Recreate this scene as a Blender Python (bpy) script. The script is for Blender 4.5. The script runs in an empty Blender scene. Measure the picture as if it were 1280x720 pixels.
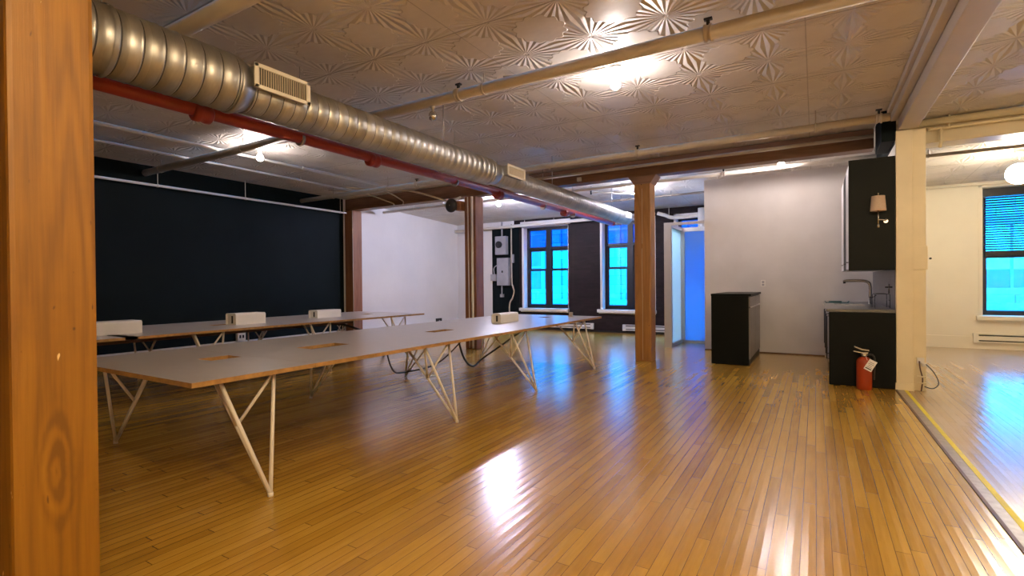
import bpy, bmesh, math, random
from mathutils import Vector, Matrix
random.seed(7)
SC = bpy.context.scene
COL = SC.collection
PI = math.pi

# ------------------------------------------------------------------ materials
def new_mat(name):
    m = bpy.data.materials.new(name); m.use_nodes = True
    nt = m.node_tree
    for n in list(nt.nodes): nt.nodes.remove(n)
    out = nt.nodes.new('ShaderNodeOutputMaterial')
    return m, nt, out

class G:
    """small helper for node maths"""
    def __init__(s, nt): s.nt = nt
    def n(s, t, **k):
        x = s.nt.nodes.new(t)
        for a, b in k.items(): setattr(x, a, b)
        return x
    def link(s, a, b): s.nt.links.new(a, b)
    def put(s, sock, v):
        if hasattr(v, 'is_output') or isinstance(v, bpy.types.NodeSocket): s.link(v, sock)
        else: sock.default_value = v
    def m(s, op, a, b=0.0, c=0.0):
        x = s.n('ShaderNodeMath', operation=op)
        s.put(x.inputs[0], a); s.put(x.inputs[1], b); s.put(x.inputs[2], c)
        return x.outputs[0]
    def coords(s): return s.n('ShaderNodeTexCoord').outputs['Object']
    def geo(s): return s.n('ShaderNodeNewGeometry').outputs['Position']
    def sep(s, v):
        x = s.n('ShaderNodeSeparateXYZ'); s.link(v, x.inputs[0]); return x.outputs
    def comb(s, a, b, c):
        x = s.n('ShaderNodeCombineXYZ')
        for i, v in enumerate((a, b, c)): s.put(x.inputs[i], v)
        return x.outputs[0]
    def scale(s, v, sc):
        x = s.n('ShaderNodeMapping'); s.link(v, x.inputs['Vector']); x.inputs['Scale'].default_value = sc
        return x.outputs[0]
    def noise(s, v, sc, det=3, rough=.55):
        x = s.n('ShaderNodeTexNoise'); s.link(v, x.inputs['Vector'])
        x.inputs['Scale'].default_value = sc; x.inputs['Detail'].default_value = det; x.inputs['Roughness'].default_value = rough
        return x.outputs['Fac']
    def white(s, v):
        x = s.n('ShaderNodeTexWhiteNoise', noise_dimensions='3D'); s.link(v, x.inputs['Vector']); return x.outputs['Value']
    def ramp(s, f, stops):
        x = s.n('ShaderNodeValToRGB'); s.link(f, x.inputs[0])
        e = x.color_ramp.elements
        while len(e) < len(stops): e.new(.5)
        for i, (p, c) in enumerate(stops):
            e[i].position = p; e[i].color = (*c, 1) if len(c) == 3 else c
        return x.outputs[0]
    def mix(s, f, a, b, mode='MIX'):
        x = s.n('ShaderNodeMix', data_type='RGBA', blend_type=mode)
        s.put(x.inputs[0], f)
        for i, v in ((6, a), (7, b)):
            if isinstance(v, tuple): x.inputs[i].default_value = (*v, 1)
            else: s.link(v, x.inputs[i])
        return x.outputs[2]
    def bump(s, h, strength=.3, dist=.01, normal=None):
        x = s.n('ShaderNodeBump'); s.link(h, x.inputs['Height'])
        x.inputs['Strength'].default_value = strength; x.inputs['Distance'].default_value = dist
        if normal: s.link(normal, x.inputs['Normal'])
        return x.outputs[0]
    def bsdf(s, out, **k):
        x = s.n('ShaderNodeBsdfPrincipled')
        for a, b in k.items():
            sock = x.inputs[a.replace('_', ' ')]
            if isinstance(b, tuple): sock.default_value = (*b, 1) if len(b) == 3 else b
            elif isinstance(b, (int, float)): sock.default_value = b
            else: s.link(b, sock)
        s.link(x.outputs[0], out.inputs[0])
        return x

def plain(name, col, rough=.5, metal=0., var=.12, scale=6., bump=.0, bscale=40., coat=0., spec=.5):
    m, nt, out = new_mat(name); g = G(nt)
    p = g.geo()
    f = g.noise(p, scale, 4)
    lo = tuple(c*(1-var) for c in col); hi = tuple(min(1, c*(1+var)) for c in col)
    c = g.ramp(f, [(.3, lo), (.7, hi)])
    k = dict(Base_Color=c, Roughness=rough, Metallic=metal, Specular_IOR_Level=spec)
    if coat: k['Coat_Weight'] = coat
    if bump: k['Normal'] = g.bump(g.noise(p, bscale, 3), bump, .01)
    g.bsdf(out, **k)
    return m

def emit(name, col, strength):
    m, nt, out = new_mat(name); g = G(nt)
    e = g.n('ShaderNodeEmission'); e.inputs[0].default_value = (*col, 1); e.inputs[1].default_value = strength
    g.link(e.outputs[0], out.inputs[0])
    return m

def wood(name, dark, mid, light, axis, rough=.45, fleck=0., ring=1., figure=None):
    """timber: grain stretched along axis (0 x, 1 y, 2 z)"""
    m, nt, out = new_mat(name); g = G(nt)
    p = g.geo()
    sc = [9., 9., 9.]; sc[axis] = .7
    v = g.scale(p, tuple(sc))
    warp = g.noise(v, .6, 3)
    x = g.sep(v)
    wv = g.n('ShaderNodeTexNoise'); g.link(v, wv.inputs['Vector'])
    wv.inputs['Scale'].default_value = .8; wv.inputs['Detail'].default_value = 1.
    rings = g.m('SINE', g.m('MULTIPLY', wv.outputs['Fac'], 42*ring))
    rings = g.m('MULTIPLY_ADD', rings, .5, .5)
    sc2 = [60., 60., 60.]; sc2[axis] = 2.
    fine = g.noise(g.scale(p, tuple(sc2)), 1.5, 3)
    f = g.m('ADD', g.m('MULTIPLY', rings, .22), g.m('ADD', g.m('MULTIPLY', fine, .45), g.m('MULTIPLY', warp, .45)))
    if figure:                              # oval cathedral figure round (y, z), half width, half height
        fy, fz, hw, hh = figure; q = g.sep(p)
        a = g.m('DIVIDE', g.m('ADD', g.m('SUBTRACT', q[1], fy), g.m('MULTIPLY', g.m('SUBTRACT', g.noise(p, 9., 2), .5), .03)), hw)
        b = g.m('DIVIDE', g.m('SUBTRACT', q[2], fz), hh)
        d = g.m('SQRT', g.m('ADD', g.m('MULTIPLY', a, a), g.m('MULTIPLY', b, b)))
        osc = g.m('MULTIPLY_ADD', g.m('SINE', g.m('MULTIPLY', d, 9.)), .5, .5)
        msk = g.n('ShaderNodeMapRange'); g.link(d, msk.inputs[0]); msk.inputs[1].default_value = 1.7; msk.inputs[2].default_value = .9
        f = g.m('ADD', f, g.m('MULTIPLY', g.m('MULTIPLY', g.m('SUBTRACT', osc, .6), msk.outputs[0]), .42))
    c = g.ramp(f, [(.28, dark), (.55, mid), (.85, light)])
    blot = g.noise(p, 2.3, 4)
    c = g.mix(g.ramp(blot, [(.5, (0, 0, 0)), (.75, (.55, .55, .55))]), c, dark)
    if fleck:
        sc3 = [26., 26., 26.]; sc3[axis] = 11.
        fl = g.noise(g.scale(p, tuple(sc3)), 1., 2)
        c = g.mix(g.ramp(fl, [(.745, (0, 0, 0)), (.77, (fleck, fleck, fleck))]), c, (.85, .62, .3))
        dk = g.noise(g.scale(p, tuple(sc3)), 1.3, 1)
        c = g.mix(g.ramp(dk, [(.2, (.8, .8, .8)), (.24, (0, 0, 0))]), c, (.05, .015, .004))
    n = g.bump(f, .25, .006)
    g.bsdf(out, Base_Color=c, Roughness=rough, Normal=n)
    return m

def floor_mat(name, c_dark, c_mid, c_light, w=.066, rough=.2, wear=None, gapk=.75):
    m, nt, out = new_mat(name); g = G(nt)
    p = g.geo(); s = g.sep(p)
    xs = g.m('DIVIDE', s[0], w)
    row = g.m('FLOOR', xs)
    rr = g.white(g.comb(row, 3.3, 1.7))
    ys = g.m('MULTIPLY_ADD', rr, 9.7, g.m('DIVIDE', s[1], 1.25))
    brd = g.m('FLOOR', ys)
    idv = g.comb(row, brd, 5.1)
    tone = g.white(idv)
    fx = g.m('FRACT', xs); fy = g.m('FRACT', ys)
    dx = g.m('MINIMUM', fx, g.m('SUBTRACT', 1., fx))
    dy = g.m('MINIMUM', fy, g.m('SUBTRACT', 1., fy))
    gx = g.m('LESS_THAN', dx, .026); gy = g.m('LESS_THAN', dy, .0016)
    gap = g.m('MAXIMUM', gx, gy)
    off = g.comb(g.m('MULTIPLY', tone, 13.), g.m('MULTIPLY', rr, 7.), 0.)
    va = g.n('ShaderNodeVectorMath', operation='ADD'); g.link(p, va.inputs[0]); g.link(off, va.inputs[1])
    gr = g.noise(g.scale(va.outputs[0], (38., 2.2, 1.)), 1.6, 4, .6)
    big = g.noise(p, .9, 3)
    f = g.m('ADD', g.m('MULTIPLY', tone, .30), g.m('ADD', g.m('MULTIPLY', gr, .45), g.m('MULTIPLY', big, .34)))
    c = g.ramp(f, [(.22, c_dark), (.55, c_mid), (.85, c_light)])
    if wear:
        wn = g.noise(g.scale(p, (3.5, 1.0, 1)), 1.3, 5, .6)
        c = g.mix(g.ramp(wn, [(.40, (0, 0, 0)), (.75, (.3, .3, .3))]), c, wear)
    c = g.mix(g.m('MULTIPLY', gap, gapk), c, (.045, .018, .005))
    # every strip is slightly cupped and tilted, so that reflections break up along the boards
    cup = g.m('MULTIPLY', g.m('MULTIPLY', dx, dx), 3.4)
    tilt = g.m('MULTIPLY', fx, g.m('MULTIPLY', g.m('SUBTRACT', rr, .5), 1.1))
    wob = g.m('MULTIPLY', g.noise(g.scale(p, (9., 1.2, 1.)), 1., 1), .45)
    h = g.m('ADD', g.m('ADD', cup, tilt), g.m('SUBTRACT', wob, g.m('MULTIPLY', gap, .9)))
    n = g.bump(h, .4, .0022)
    rg = g.m('MULTIPLY_ADD', g.noise(g.scale(p, (3., 1., 1.)), 1.2, 2), .05, rough-.06)
    g.bsdf(out, Base_Color=c, Roughness=rg, Normal=n, Specular_IOR_Level=.5, Coat_Weight=.45, Coat_Roughness=.22)
    return m

def tin_ceiling(name):
    """pressed tin: sunbursts of folded rays on a grid and flat scalloped medallions between them"""
    m, nt, out = new_mat(name); g = G(nt)
    s = g.sep(g.geo())
    u = g.m('DIVIDE', g.m('ADD', s[0], 2.86), .622)
    v = g.m('DIVIDE', g.m('SUBTRACT', s[1], 4.02), .655)
    du = g.m('SUBTRACT', u, g.m('ROUND', u)); dv = g.m('SUBTRACT', v, g.m('ROUND', v))
    r = g.m('SQRT', g.m('ADD', g.m('MULTIPLY', du, du), g.m('MULTIPLY', dv, dv)))
    th = g.m('ARCTAN2', dv, du)
    k = g.m('FRACT', g.m('MULTIPLY_ADD', th, 24/(2*PI), 24.5))
    tri = g.m('SUBTRACT', 1., g.m('MULTIPLY', g.m('ABSOLUTE', g.m('SUBTRACT', k, .5)), 2.))
    eu = g.m('SUBTRACT', g.m('ABSOLUTE', du), .5); ev = g.m('SUBTRACT', g.m('ABSOLUTE', dv), .5)
    rc = g.m('SQRT', g.m('ADD', g.m('MULTIPLY', eu, eu), g.m('MULTIPLY', ev, ev)))
    ph = g.m('ARCTAN2', ev, eu)
    scal = g.m('MULTIPLY_ADD', g.m('COSINE', g.m('MULTIPLY', ph, 12.)), .022, .335)
    med = g.n('ShaderNodeMapRange'); med.interpolation_type = 'SMOOTHSTEP'
    g.link(g.m('SUBTRACT', rc, scal), med.inputs[0]); med.inputs[1].default_value = -.008; med.inputs[2].default_value = .012
    ray = med.outputs[0]                      # 1 in the rays, 0 in the flat medallions
    fade = g.n('ShaderNodeMapRange'); g.link(r, fade.inputs[0]); fade.inputs[1].default_value = .0; fade.inputs[2].default_value = .3
    depth = g.m('MULTIPLY', tri, fade.outputs[0])
    # a round boss in the middle of every burst
    boss = g.n('ShaderNodeMapRange'); boss.interpolation_type = 'SMOOTHSTEP'
    g.link(r, boss.inputs[0]); boss.inputs[1].default_value = .045; boss.inputs[2].default_value = .02
    h = g.m('ADD', g.m('MULTIPLY', ray, g.m('SUBTRACT', g.m('MULTIPLY', depth, -1.), .15)), g.m('MULTIPLY', boss.outputs[0], -.5))
    # sheet seams, every fourth row, lapped
    sv = g.m('DIVIDE', g.m('SUBTRACT', s[1], 3.365), 1.31)
    dsv = g.m('ABSOLUTE', g.m('SUBTRACT', sv, g.m('ROUND', sv)))
    seam = g.m('LESS_THAN', dsv, .0055)
    su = g.m('DIVIDE', g.m('ADD', s[0], 2.55), 2.488)
    dsu = g.m('ABSOLUTE', g.m('SUBTRACT', su, g.m('ROUND', su)))
    seam = g.m('MAXIMUM', seam, g.m('MULTIPLY', g.m('LESS_THAN', dsu, .002), .7))
    wave = g.m('MULTIPLY', g.noise(g.geo(), 2.2, 3), 1.1)
    h = g.m('ADD', g.m('ADD', h, wave), g.m('MULTIPLY', seam, .4))
    n = g.bump(h, .75, .018)
    f = g.noise(g.geo(), 1.6, 4)
    c = g.ramp(f, [(.3, CEIL_LO), (.7, CEIL_HI)])
    c = g.mix(g.m('MULTIPLY', seam, .55), c, (.12, .09, .06))
    g.bsdf(out, Base_Color=c, Roughness=.45, Normal=n, Specular_IOR_Level=.55)
    return m

def brick_mat(name, col, mortar):
    m, nt, out = new_mat(name); g = G(nt)
    s = g.sep(g.geo())
    v = g.comb(s[0], s[2], s[1])
    b = g.n('ShaderNodeTexBrick'); g.link(v, b.inputs['Vector'])
    b.inputs['Scale'].default_value = 1.; b.inputs['Brick Width'].default_value = .21; b.inputs['Row Height'].default_value = .07
    b.inputs['Mortar Size'].default_value = .006; b.inputs['Bias'].default_value = 0.
    b.inputs['Color1'].default_value = (*col, 1); b.inputs['Color2'].default_value = (*[c*.6 for c in col], 1); b.inputs['Mortar'].default_value = (*mortar, 1)
    h = g.m('SUBTRACT', g.m('MULTIPLY', g.noise(g.geo(), 30, 3), .4), b.outputs['Fac'])
    g.bsdf(out, Base_Color=b.outputs['Color'], Roughness=.6, Specular_IOR_Level=.2, Normal=g.bump(h, .6, .008))
    return m

def glass_mat(name, tint, gloss=.12, rough=.02):
    m, nt, out = new_mat(name); g = G(nt)
    t = g.n('ShaderNodeBsdfTransparent'); t.inputs[0].default_value = (*tint, 1)
    gl = g.n('ShaderNodeBsdfGlossy'); gl.inputs[0].default_value = (1, 1, 1, 1); gl.inputs['Roughness'].default_value = rough
    lw = g.n('ShaderNodeLayerWeight'); lw.inputs[0].default_value = .25
    f = g.m('MULTIPLY_ADD', lw.outputs['Fresnel'], .6, gloss*.3)
    mx = g.n('ShaderNodeMixShader'); g.link(f, mx.inputs[0]); g.link(t.outputs[0], mx.inputs[1]); g.link(gl.outputs[0], mx.inputs[2])
    g.link(mx.outputs[0], out.inputs[0])
    return m

def frosted(name, col, trans=.75, clear=0.):
    m, nt, out = new_mat(name); g = G(nt)
    t = g.n('ShaderNodeBsdfTranslucent'); t.inputs[0].default_value = (*col, 1)
    d = g.n('ShaderNodeBsdfPrincipled'); d.inputs['Base Color'].default_value = (*[c*.8 for c in col], 1); d.inputs['Roughness'].default_value = .25
    a = g.n('ShaderNodeMixShader'); a.inputs[0].default_value = trans
    g.link(d.outputs[0], a.inputs[1]); g.link(t.outputs[0], a.inputs[2])
    tr = g.n('ShaderNodeBsdfTransparent'); tr.inputs[0].default_value = (*col, 1)
    b = g.n('ShaderNodeMixShader'); b.inputs[0].default_value = clear
    g.link(a.outputs[0], b.inputs[1]); g.link(tr.outputs[0], b.inputs[2])
    g.link(b.outputs[0], out.inputs[0])
    return m

CEIL_LO = (.58, .53, .47); CEIL_HI = (.70, .65, .59)
M = {}
def build_materials():
    M['floor'] = floor_mat('oak strip floor', (.30, .150, .018), (.485, .268, .034), (.60, .365, .055), rough=.25)
    M['floor_r'] = floor_mat('worn pale strip floor', (.40, .24, .09), (.50, .32, .14), (.57, .40, .20), rough=.24, wear=(.55, .42, .27), gapk=.2)
    M['ceiling'] = tin_ceiling('pressed tin ceiling')
    M['black_wall'] = plain('black wall paint', (.0045, .0085, .010), .6, var=.15, scale=1.5, bump=.1, bscale=25, spec=.08)
    M['white_wall'] = plain('white wall paint', (.70, .685, .68), .6, var=.04, scale=1.2, bump=.15, bscale=14)
    M['kitchen_wall'] = plain('white plaster', (.61, .585, .585), .55, var=.07, scale=1.4, bump=.1, bscale=10)
    M['cream_wall'] = plain('cream wall paint', (.74, .68, .56), .55, var=.04, scale=1.3)
    M['cream'] = plain('cream gloss paint', (.72, .62, .42), .35, var=.05, scale=3)
    M['grey_paint'] = plain('pale grey beam paint', (.52, .47, .43), .45, var=.06, scale=3)
    M['brick'] = brick_mat('dark painted brick', (.022, .013, .015), (.014, .009, .011))
    M['post'] = wood('oiled fir post', (.17, .066, .002), (.26, .108, .003), (.33, .142, .006), 2, .5, fleck=.9, ring=1., figure=(.755, .62, .042, .17))
    M['post_mid'] = wood('fir post', (.22, .10, .024), (.30, .138, .036), (.37, .18, .05), 2, .5, fleck=.35)
    M['post_red'] = wood('red brown fir post', (.17, .066, .026), (.24, .098, .042), (.30, .13, .058), 2, .5)
    M['beam'] = wood('dark fir beam', (.145, .07, .04), (.205, .105, .06), (.26, .135, .08), 0, .5)
    M['galv'] = galv('galvanised steel')
    M['seam'] = plain('dark seam of the duct', (.05, .045, .04), .6)
    M['red'] = plain('red pipe paint', (.33, .035, .02), .35, var=.15, scale=5)
    M['pipe'] = plain('beige pipe paint', (.47, .40, .31), .4, var=.08, scale=5)
    M['pipe_white'] = plain('white pipe paint', (.74, .71, .66), .38, var=.05, scale=4)
    M['pipe_dark'] = plain('brown grey pipe paint', (.22, .18, .15), .45, var=.1, scale=5)
    M['black_metal'] = plain('black metal', (.012, .012, .014), .35, metal=0., var=.1)
    M['chrome'] = plain('brushed chrome', (.6, .6, .6), .2, metal=1., var=.05)
    M['brass'] = plain('dull steel clamp', (.45, .42, .38), .35, metal=.8, var=.1)
    M['tabletop'] = plain('grey white laminate', (.47, .425, .40), .32, var=.035, scale=9, coat=.1)
    M['ply'] = plain('plywood edge', (.37, .20, .06), .5, var=.25, scale=22)
    M['leg'] = plain('cream white powder coat', (.76, .70, .62), .35, var=.03)
    M['white_metal'] = plain('white powder coated steel', (.80, .76, .70), .35, var=.02)
    M['cabinet'] = plain('black cabinet lacquer', (.0045, .0058, .0055), .45, var=.1, scale=3, spec=.1)
    M['cabinet_grey'] = plain('grey cabinet front', (.24, .22, .21), .4, var=.06)
    M['counter'] = plain('grey stone counter', (.12, .12, .12), .3, var=.2, scale=45)
    M['splash'] = plain('grey tile splashback', (.11, .105, .11), .35, var=.15, scale=7, bump=.1, bscale=12)
    M['exting'] = plain('red enamel', (.32, .036, .005), .4, var=.06)
    M['tag'] = plain('white card', (.85, .82, .8), .6, var=.02)
    M['ink'] = plain('black ink', (.03, .03, .03), .6)
    M['rubber'] = plain('black rubber', (.015, .014, .014), .5)
    M['shade'] = plain('beige linen', (.60, .45, .33), .8, var=.06, scale=60)
    M['teal'] = plain('dark teal plastic', (.02, .10, .11), .4, var=.3, scale=20)
    M['tape'] = plain('yellow tape', (.80, .66, .0), .5, var=.08, scale=9)
    M['strip'] = plain('worn metal strip', (.33, .28, .23), .35, metal=.6, var=.2, scale=20)
    M['dark_wood'] = plain('dark walnut edge', (.09, .035, .015), .45, var=.2, scale=10)
    M['frame'] = plain('black window frame', (.012, .013, .018), .4)
    M['sill'] = plain('white sill paint', (.72, .70, .68), .4, var=.04)
    M['glass'] = glass_mat('window glass', (.96, .98, 1.))
    M['glass_shade'] = glass_mat('window glass behind tinted film', (.42, .36, .62))
    M['frost'] = frosted('frosted glass', (.50, .66, .90), .85, .12)
    M['frost_clear'] = frosted('lightly frosted glass', (.72, .95, 1.), .95, .3)
    M['booth'] = plain('grey aluminium', (.46, .44, .44), .4, metal=.2, var=.04)
    M['elec'] = plain('grey enamel box', (.33, .33, .36), .4, var=.08)
    M['porcelain'] = plain('white porcelain', (.8, .78, .74), .3, var=.02)
    M['blind'] = plain('dark blue grey blind slats', (.035, .045, .08), .5, var=.05)
    M['stone'] = stone_mat('limestone facade')
    M['stone_dark'] = plain('grey stone trim', (.12, .13, .14), .8, var=.15, scale=3)
    M['far_glass'] = plain('distant window glass', (.02, .03, .05), .1, var=.3, scale=2)
    M['shade_white'] = plain('white roller shade', (.6, .6, .6), .7, var=.04)
    M['asphalt'] = plain('pale street paving', (.25, .25, .25), .8)
    M['bulb'] = emit('lit bulb', (1., .88, .84), 250.)
    M['bulb_mid'] = emit('lit bulb of middling strength', (.86, .85, 1.), 560.)
    M['bulb_strong'] = emit('brightly lit bulb', (.76, .75, 1.), 1700.)
    M['bulb_warm'] = emit('lit warm bulb', (1., .75, .43), 1400.)
    M['bulb_soft'] = emit('lit dim bulb', (1., .87, .82), 290.)
    M['globe'] = emit('lit globe', (1., .86, .64), 58.)

def galv(name):
    m, nt, out = new_mat(name); g = G(nt)
    p = g.geo(); s = g.sep(p)
    band = g.white(g.comb(g.m('FLOOR', g.m('DIVIDE', s[1], .118)), 1., 2.))
    sp = g.noise(g.scale(p, (20., 60., 20.)), 1.2, 3)
    f = g.m('ADD', g.m('MULTIPLY', band, .5), g.m('MULTIPLY', sp, .5))
    c = g.ramp(f, [(.2, (.36, .355, .35)), (.8, (.50, .495, .49))])
    rg = g.m('MULTIPLY_ADD', g.noise(p, 9., 3), .2, .32)
    g.bsdf(out, Base_Color=c, Roughness=rg, Metallic=.9)
    return m

def stone_mat(name):
    m, nt, out = new_mat(name); g = G(nt)
    s = g.sep(g.geo())
    b = g.n('ShaderNodeTexBrick'); g.link(g.comb(s[0], s[2], s[1]), b.inputs['Vector'])
    b.inputs['Scale'].default_value = 1.; b.inputs['Brick Width'].default_value = .95; b.inputs['Row Height'].default_value = .42
    b.inputs['Mortar Size'].default_value = .018
    b.inputs['Color1'].default_value = (.29, .29, .28, 1); b.inputs['Color2'].default_value = (.13, .135, .13, 1); b.inputs['Mortar'].default_value = (.09, .095, .09, 1)
    st = g.noise(g.scale(g.geo(), (1., 1., .35)), .8, 4)
    c = g.mix(g.ramp(st, [(.45, (0, 0, 0)), (.75, (.6, .6, .6))]), b.outputs['Color'], (.11, .12, .13))
    g.bsdf(out, Base_Color=c, Roughness=.8)
    return m

# ------------------------------------------------------------------ mesh builder
class MB:
    def __init__(s): s.bm = bmesh.new()
    def box(s, x0, x1, y0, y1, z0, z1, mi=0, bevel=0):
        b = bmesh.new()
        r = bmesh.ops.create_cube(b, size=1)
        for v in b.verts:
            v.co = Vector((x0 if v.co.x < 0 else x1, y0 if v.co.y < 0 else y1, z0 if v.co.z < 0 else z1))
        if bevel:
            bmesh.ops.bevel(b, geom=list(b.edges), offset=bevel, segments=2, affect='EDGES', profile=.6)
        s._merge(b, mi); return s
    def _merge(s, b, mi=0, mat=None):
        mp = {}
        for v in b.verts: mp[v] = s.bm.verts.new(mat @ v.co if mat else v.co)
        for f in b.faces:
            try:
                nf = s.bm.faces.new([mp[v] for v in f.verts]); nf.material_index = mi; nf.smooth = f.smooth
            except ValueError: pass
        b.free()
    def obox(s, c, size, rot, mi=0, bevel=0):
        b = bmesh.new(); bmesh.ops.create_cube(b, size=1)
        for v in b.verts: v.co = Vector((v.co.x*size[0], v.co.y*size[1], v.co.z*size[2]))
        if bevel: bmesh.ops.bevel(b, geom=list(b.edges), offset=bevel, segments=2, affect='EDGES', profile=.6)
        s._merge(b, mi, Matrix.Translation(c) @ rot.to_4x4()); return s
    def tube(s, pts, r, seg=12, mi=0, cap=True):
        pts = [Vector(p) for p in pts]
        rs = r if isinstance(r, (list, tuple)) else [r]*len(pts)
        up = None; rings = []
        for i, p in enumerate(pts):
            t = (pts[min(i+1, len(pts)-1)] - pts[max(i-1, 0)]).normalized()
            if up is None:
                up = Vector((0, 0, 1)) if abs(t.z) < .9 else Vector((1, 0, 0))
            a = t.cross(up).normalized(); up = a.cross(t).normalized()
            rings.append([s.bm.verts.new(p + (a*math.cos(2*PI*k/seg) + up*math.sin(2*PI*k/seg))*rs[i]) for k in range(seg)])
        for i in range(len(rings)-1):
            for k in range(seg):
                f = s.bm.faces.new((rings[i][k], rings[i][(k+1) % seg], rings[i+1][(k+1) % seg], rings[i+1][k]))
                f.smooth = True; f.material_index = mi
        if cap:
            for rg in (rings[0][::-1], rings[-1]):
                f = s.bm.faces.new(rg); f.material_index = mi
        return s
    def lathe(s, prof, c=(0, 0, 0), axis='z', seg=20, mi=0, cap=True):
        """prof: (radius, height) pairs"""
        c = Vector(c); rings = []
        for r, h in prof:
            ring = []
            for k in range(seg):
                a = 2*PI*k/seg; q = (r*math.cos(a), r*math.sin(a))
                if axis == 'z': v = (q[0], q[1], h)
                elif axis == 'y': v = (q[0], h, q[1])
                else: v = (h, q[0], q[1])
                ring.append(s.bm.verts.new(c + Vector(v)))
            rings.append(ring)
        for i in range(len(rings)-1):
            for k in range(seg):
                f = s.bm.faces.new((rings[i][k], rings[i][(k+1) % seg], rings[i+1][(k+1) % seg], rings[i+1][k]))
                f.smooth = True; f.material_index = mi
        if cap:
            for rg in (rings[0][::-1], rings[-1]):
                f = s.bm.faces.new(rg); f.material_index = mi
        return s
    def prism(s, poly, d0, d1, axis='y', mi=0):
        """poly of (a,b) swept along axis: y -> (a=x,b=z); x -> (a=y,b=z); z -> (a=x,b=y)"""
        def mk(a, b, d):
            return {'y': (a, d, b), 'x': (d, a, b), 'z': (a, b, d)}[axis]
        A = [s.bm.verts.new(mk(a, b, d0)) for a, b in poly]; B = [s.bm.verts.new(mk(a, b, d1)) for a, b in poly]
        n = len(poly)
        fs = [s.bm.faces.new(A[::-1]), s.bm.faces.new(B)]
        for i in range(n): fs.append(s.bm.faces.new((A[i], A[(i+1) % n], B[(i+1) % n], B[i])))
        for f in fs: f.material_index = mi
        return s
    def quad(s, *p, mi=0):
        f = s.bm.faces.new([s.bm.verts.new(q) for q in p]); f.material_index = mi; return s
    def build(s, name, mats, parent=None, label=None, loc=None):
        bmesh.ops.recalc_face_normals(s.bm, faces=list(s.bm.faces))
        me = bpy.data.meshes.new(name)
        o = bpy.data.objects.new(name, me)
        if not isinstance(mats, (list, tuple)): mats = [mats]
        for m in mats: me.materials.append(m)
        if parent is not None:
            off = world_loc(parent)
            for v in s.bm.verts: v.co -= off
            o.parent = parent
        elif loc is not None:
            for v in s.bm.verts: v.co -= Vector(loc)
            o.location = loc
        s.bm.to_mesh(me); s.bm.free()
        COL.objects.link(o)
        if label: o['label'] = label
        return o

def world_loc(o):
    v = Vector((0, 0, 0))
    while o: v += o.location; o = o.parent
    return v

def thing(name, label, cat, loc, group=None):
    o = bpy.data.objects.new(name, None); COL.objects.link(o); o.location = loc; o.empty_display_size = .1
    return tag(o, label, cat, group)
def tag(o, label, cat, group=None):
    o['label'] = label; o['category'] = cat
    if group: o['group'] = group
    return o
def struct(o, label=None, cat=None):
    o['kind'] = 'structure'
    if label: o['label'] = label
    if cat: o['category'] = cat
    return o
def copy_tree(o, parent=None):
    c = o.copy(); COL.objects.link(c)
    if parent is not None: c.parent = parent
    for ch in list(o.children): copy_tree(ch, c)
    return c

build_materials()

# ------------------------------------------------------------------ room shell
XL, XR, YF, YB = -9.78, 6.0, -3.6, 12.95      # left wall, right wall, wall behind camera, window wall
ZC, ZB, YS = 3.40, 3.20, 8.60                 # ceiling, ceiling at the window wall, where it starts to fall
def zceil(y): return ZC if y <= YS else ZC + (ZB-ZC)*(y-YS)/(YB-YS)

struct(MB().box(XL-.2, .875, YF-.2, YB+.3, -.15, 0).build('floor', M['floor']), 'honey coloured oak strip floor of the main room', 'floor')
struct(MB().box(.875, XR+.2, YF-.2, YB+.3, -.15, -.002).build('floor_right', M['floor_r']), 'paler worn strip floor of the adjoining room on the right', 'floor')
struct(MB().box(XL-.2, XR+.2, YF-.2, YS, ZC, 3.75).build('ceiling', M['ceiling']), 'cream pressed tin ceiling with sunburst pattern', 'ceiling')
struct(MB().prism([(YS, ZC), (YB+.3, zceil(YB+.3)), (YB+.3, 3.75), (YS, 3.75)], XL-.2, XR+.2, 'x').build('ceiling_rear', M['ceiling']), 'pressed tin ceiling between the timber beam and the windows', 'ceiling')

struct(MB().box(XL-.2, XL, YF-.2, 8.40, 0, ZC).build('wall_left', M['black_wall']), 'black painted wall behind the far long table', 'wall')
struct(MB().box(XL-.2, XL, 8.40, YB+.3, 0, ZC).build('wall_left_rear', M['white_wall']), 'white wall left of the windows', 'wall')
struct(MB().box(XL-.2, XR+.2, YF-.2, YF, 0, ZC).build('wall_front', M['cream_wall']), 'wall behind the viewer', 'wall')
struct(MB().box(XR, XR+.2, YF, YB, 0, ZC).build('wall_right', M['cream_wall']), 'far side wall of the adjoining room', 'wall')

def holed_wall(name, x0, x1, holes, mat, y0=YB, y1=YB+.36, ztop=3.22):
    mb = MB()
    xs = sorted({x0, x1, *[h[0] for h in holes], *[h[1] for h in holes]})
    for a, b in zip(xs, xs[1:]):
        hs = [h for h in holes if h[0] <= a + 1e-6 and h[1] >= b - 1e-6]
        z = 0
        for h in sorted(hs, key=lambda h: h[2]):
            mb.box(a, b, y0, y1, z, h[2]); z = h[3]
        mb.box(a, b, y0, y1, z, ztop)
    return mb.build(name, mat)

W1 = (-7.36, -5.92, .62, 2.98); W2 = (-4.93, -3.49, .62, 2.98); W3 = (-2.98, -1.5, .62, 2.98); W4 = (2.74, 4.3, .64, 3.10)
struct(MB().box(XL, -7.68, YB, YB+.3, 0, 3.22).build('wall_rear_left', M['white_wall']), 'white end of the window wall', 'wall')
struct(holed_wall('wall_rear', -7.68, .86, [W1, W2, W3], M['brick']), 'dark painted brick window wall', 'wall')
struct(holed_wall('wall_rear_right', .86, XR, [W4], M['cream_wall']), 'cream window wall of the adjoining room', 'wall')

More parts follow.
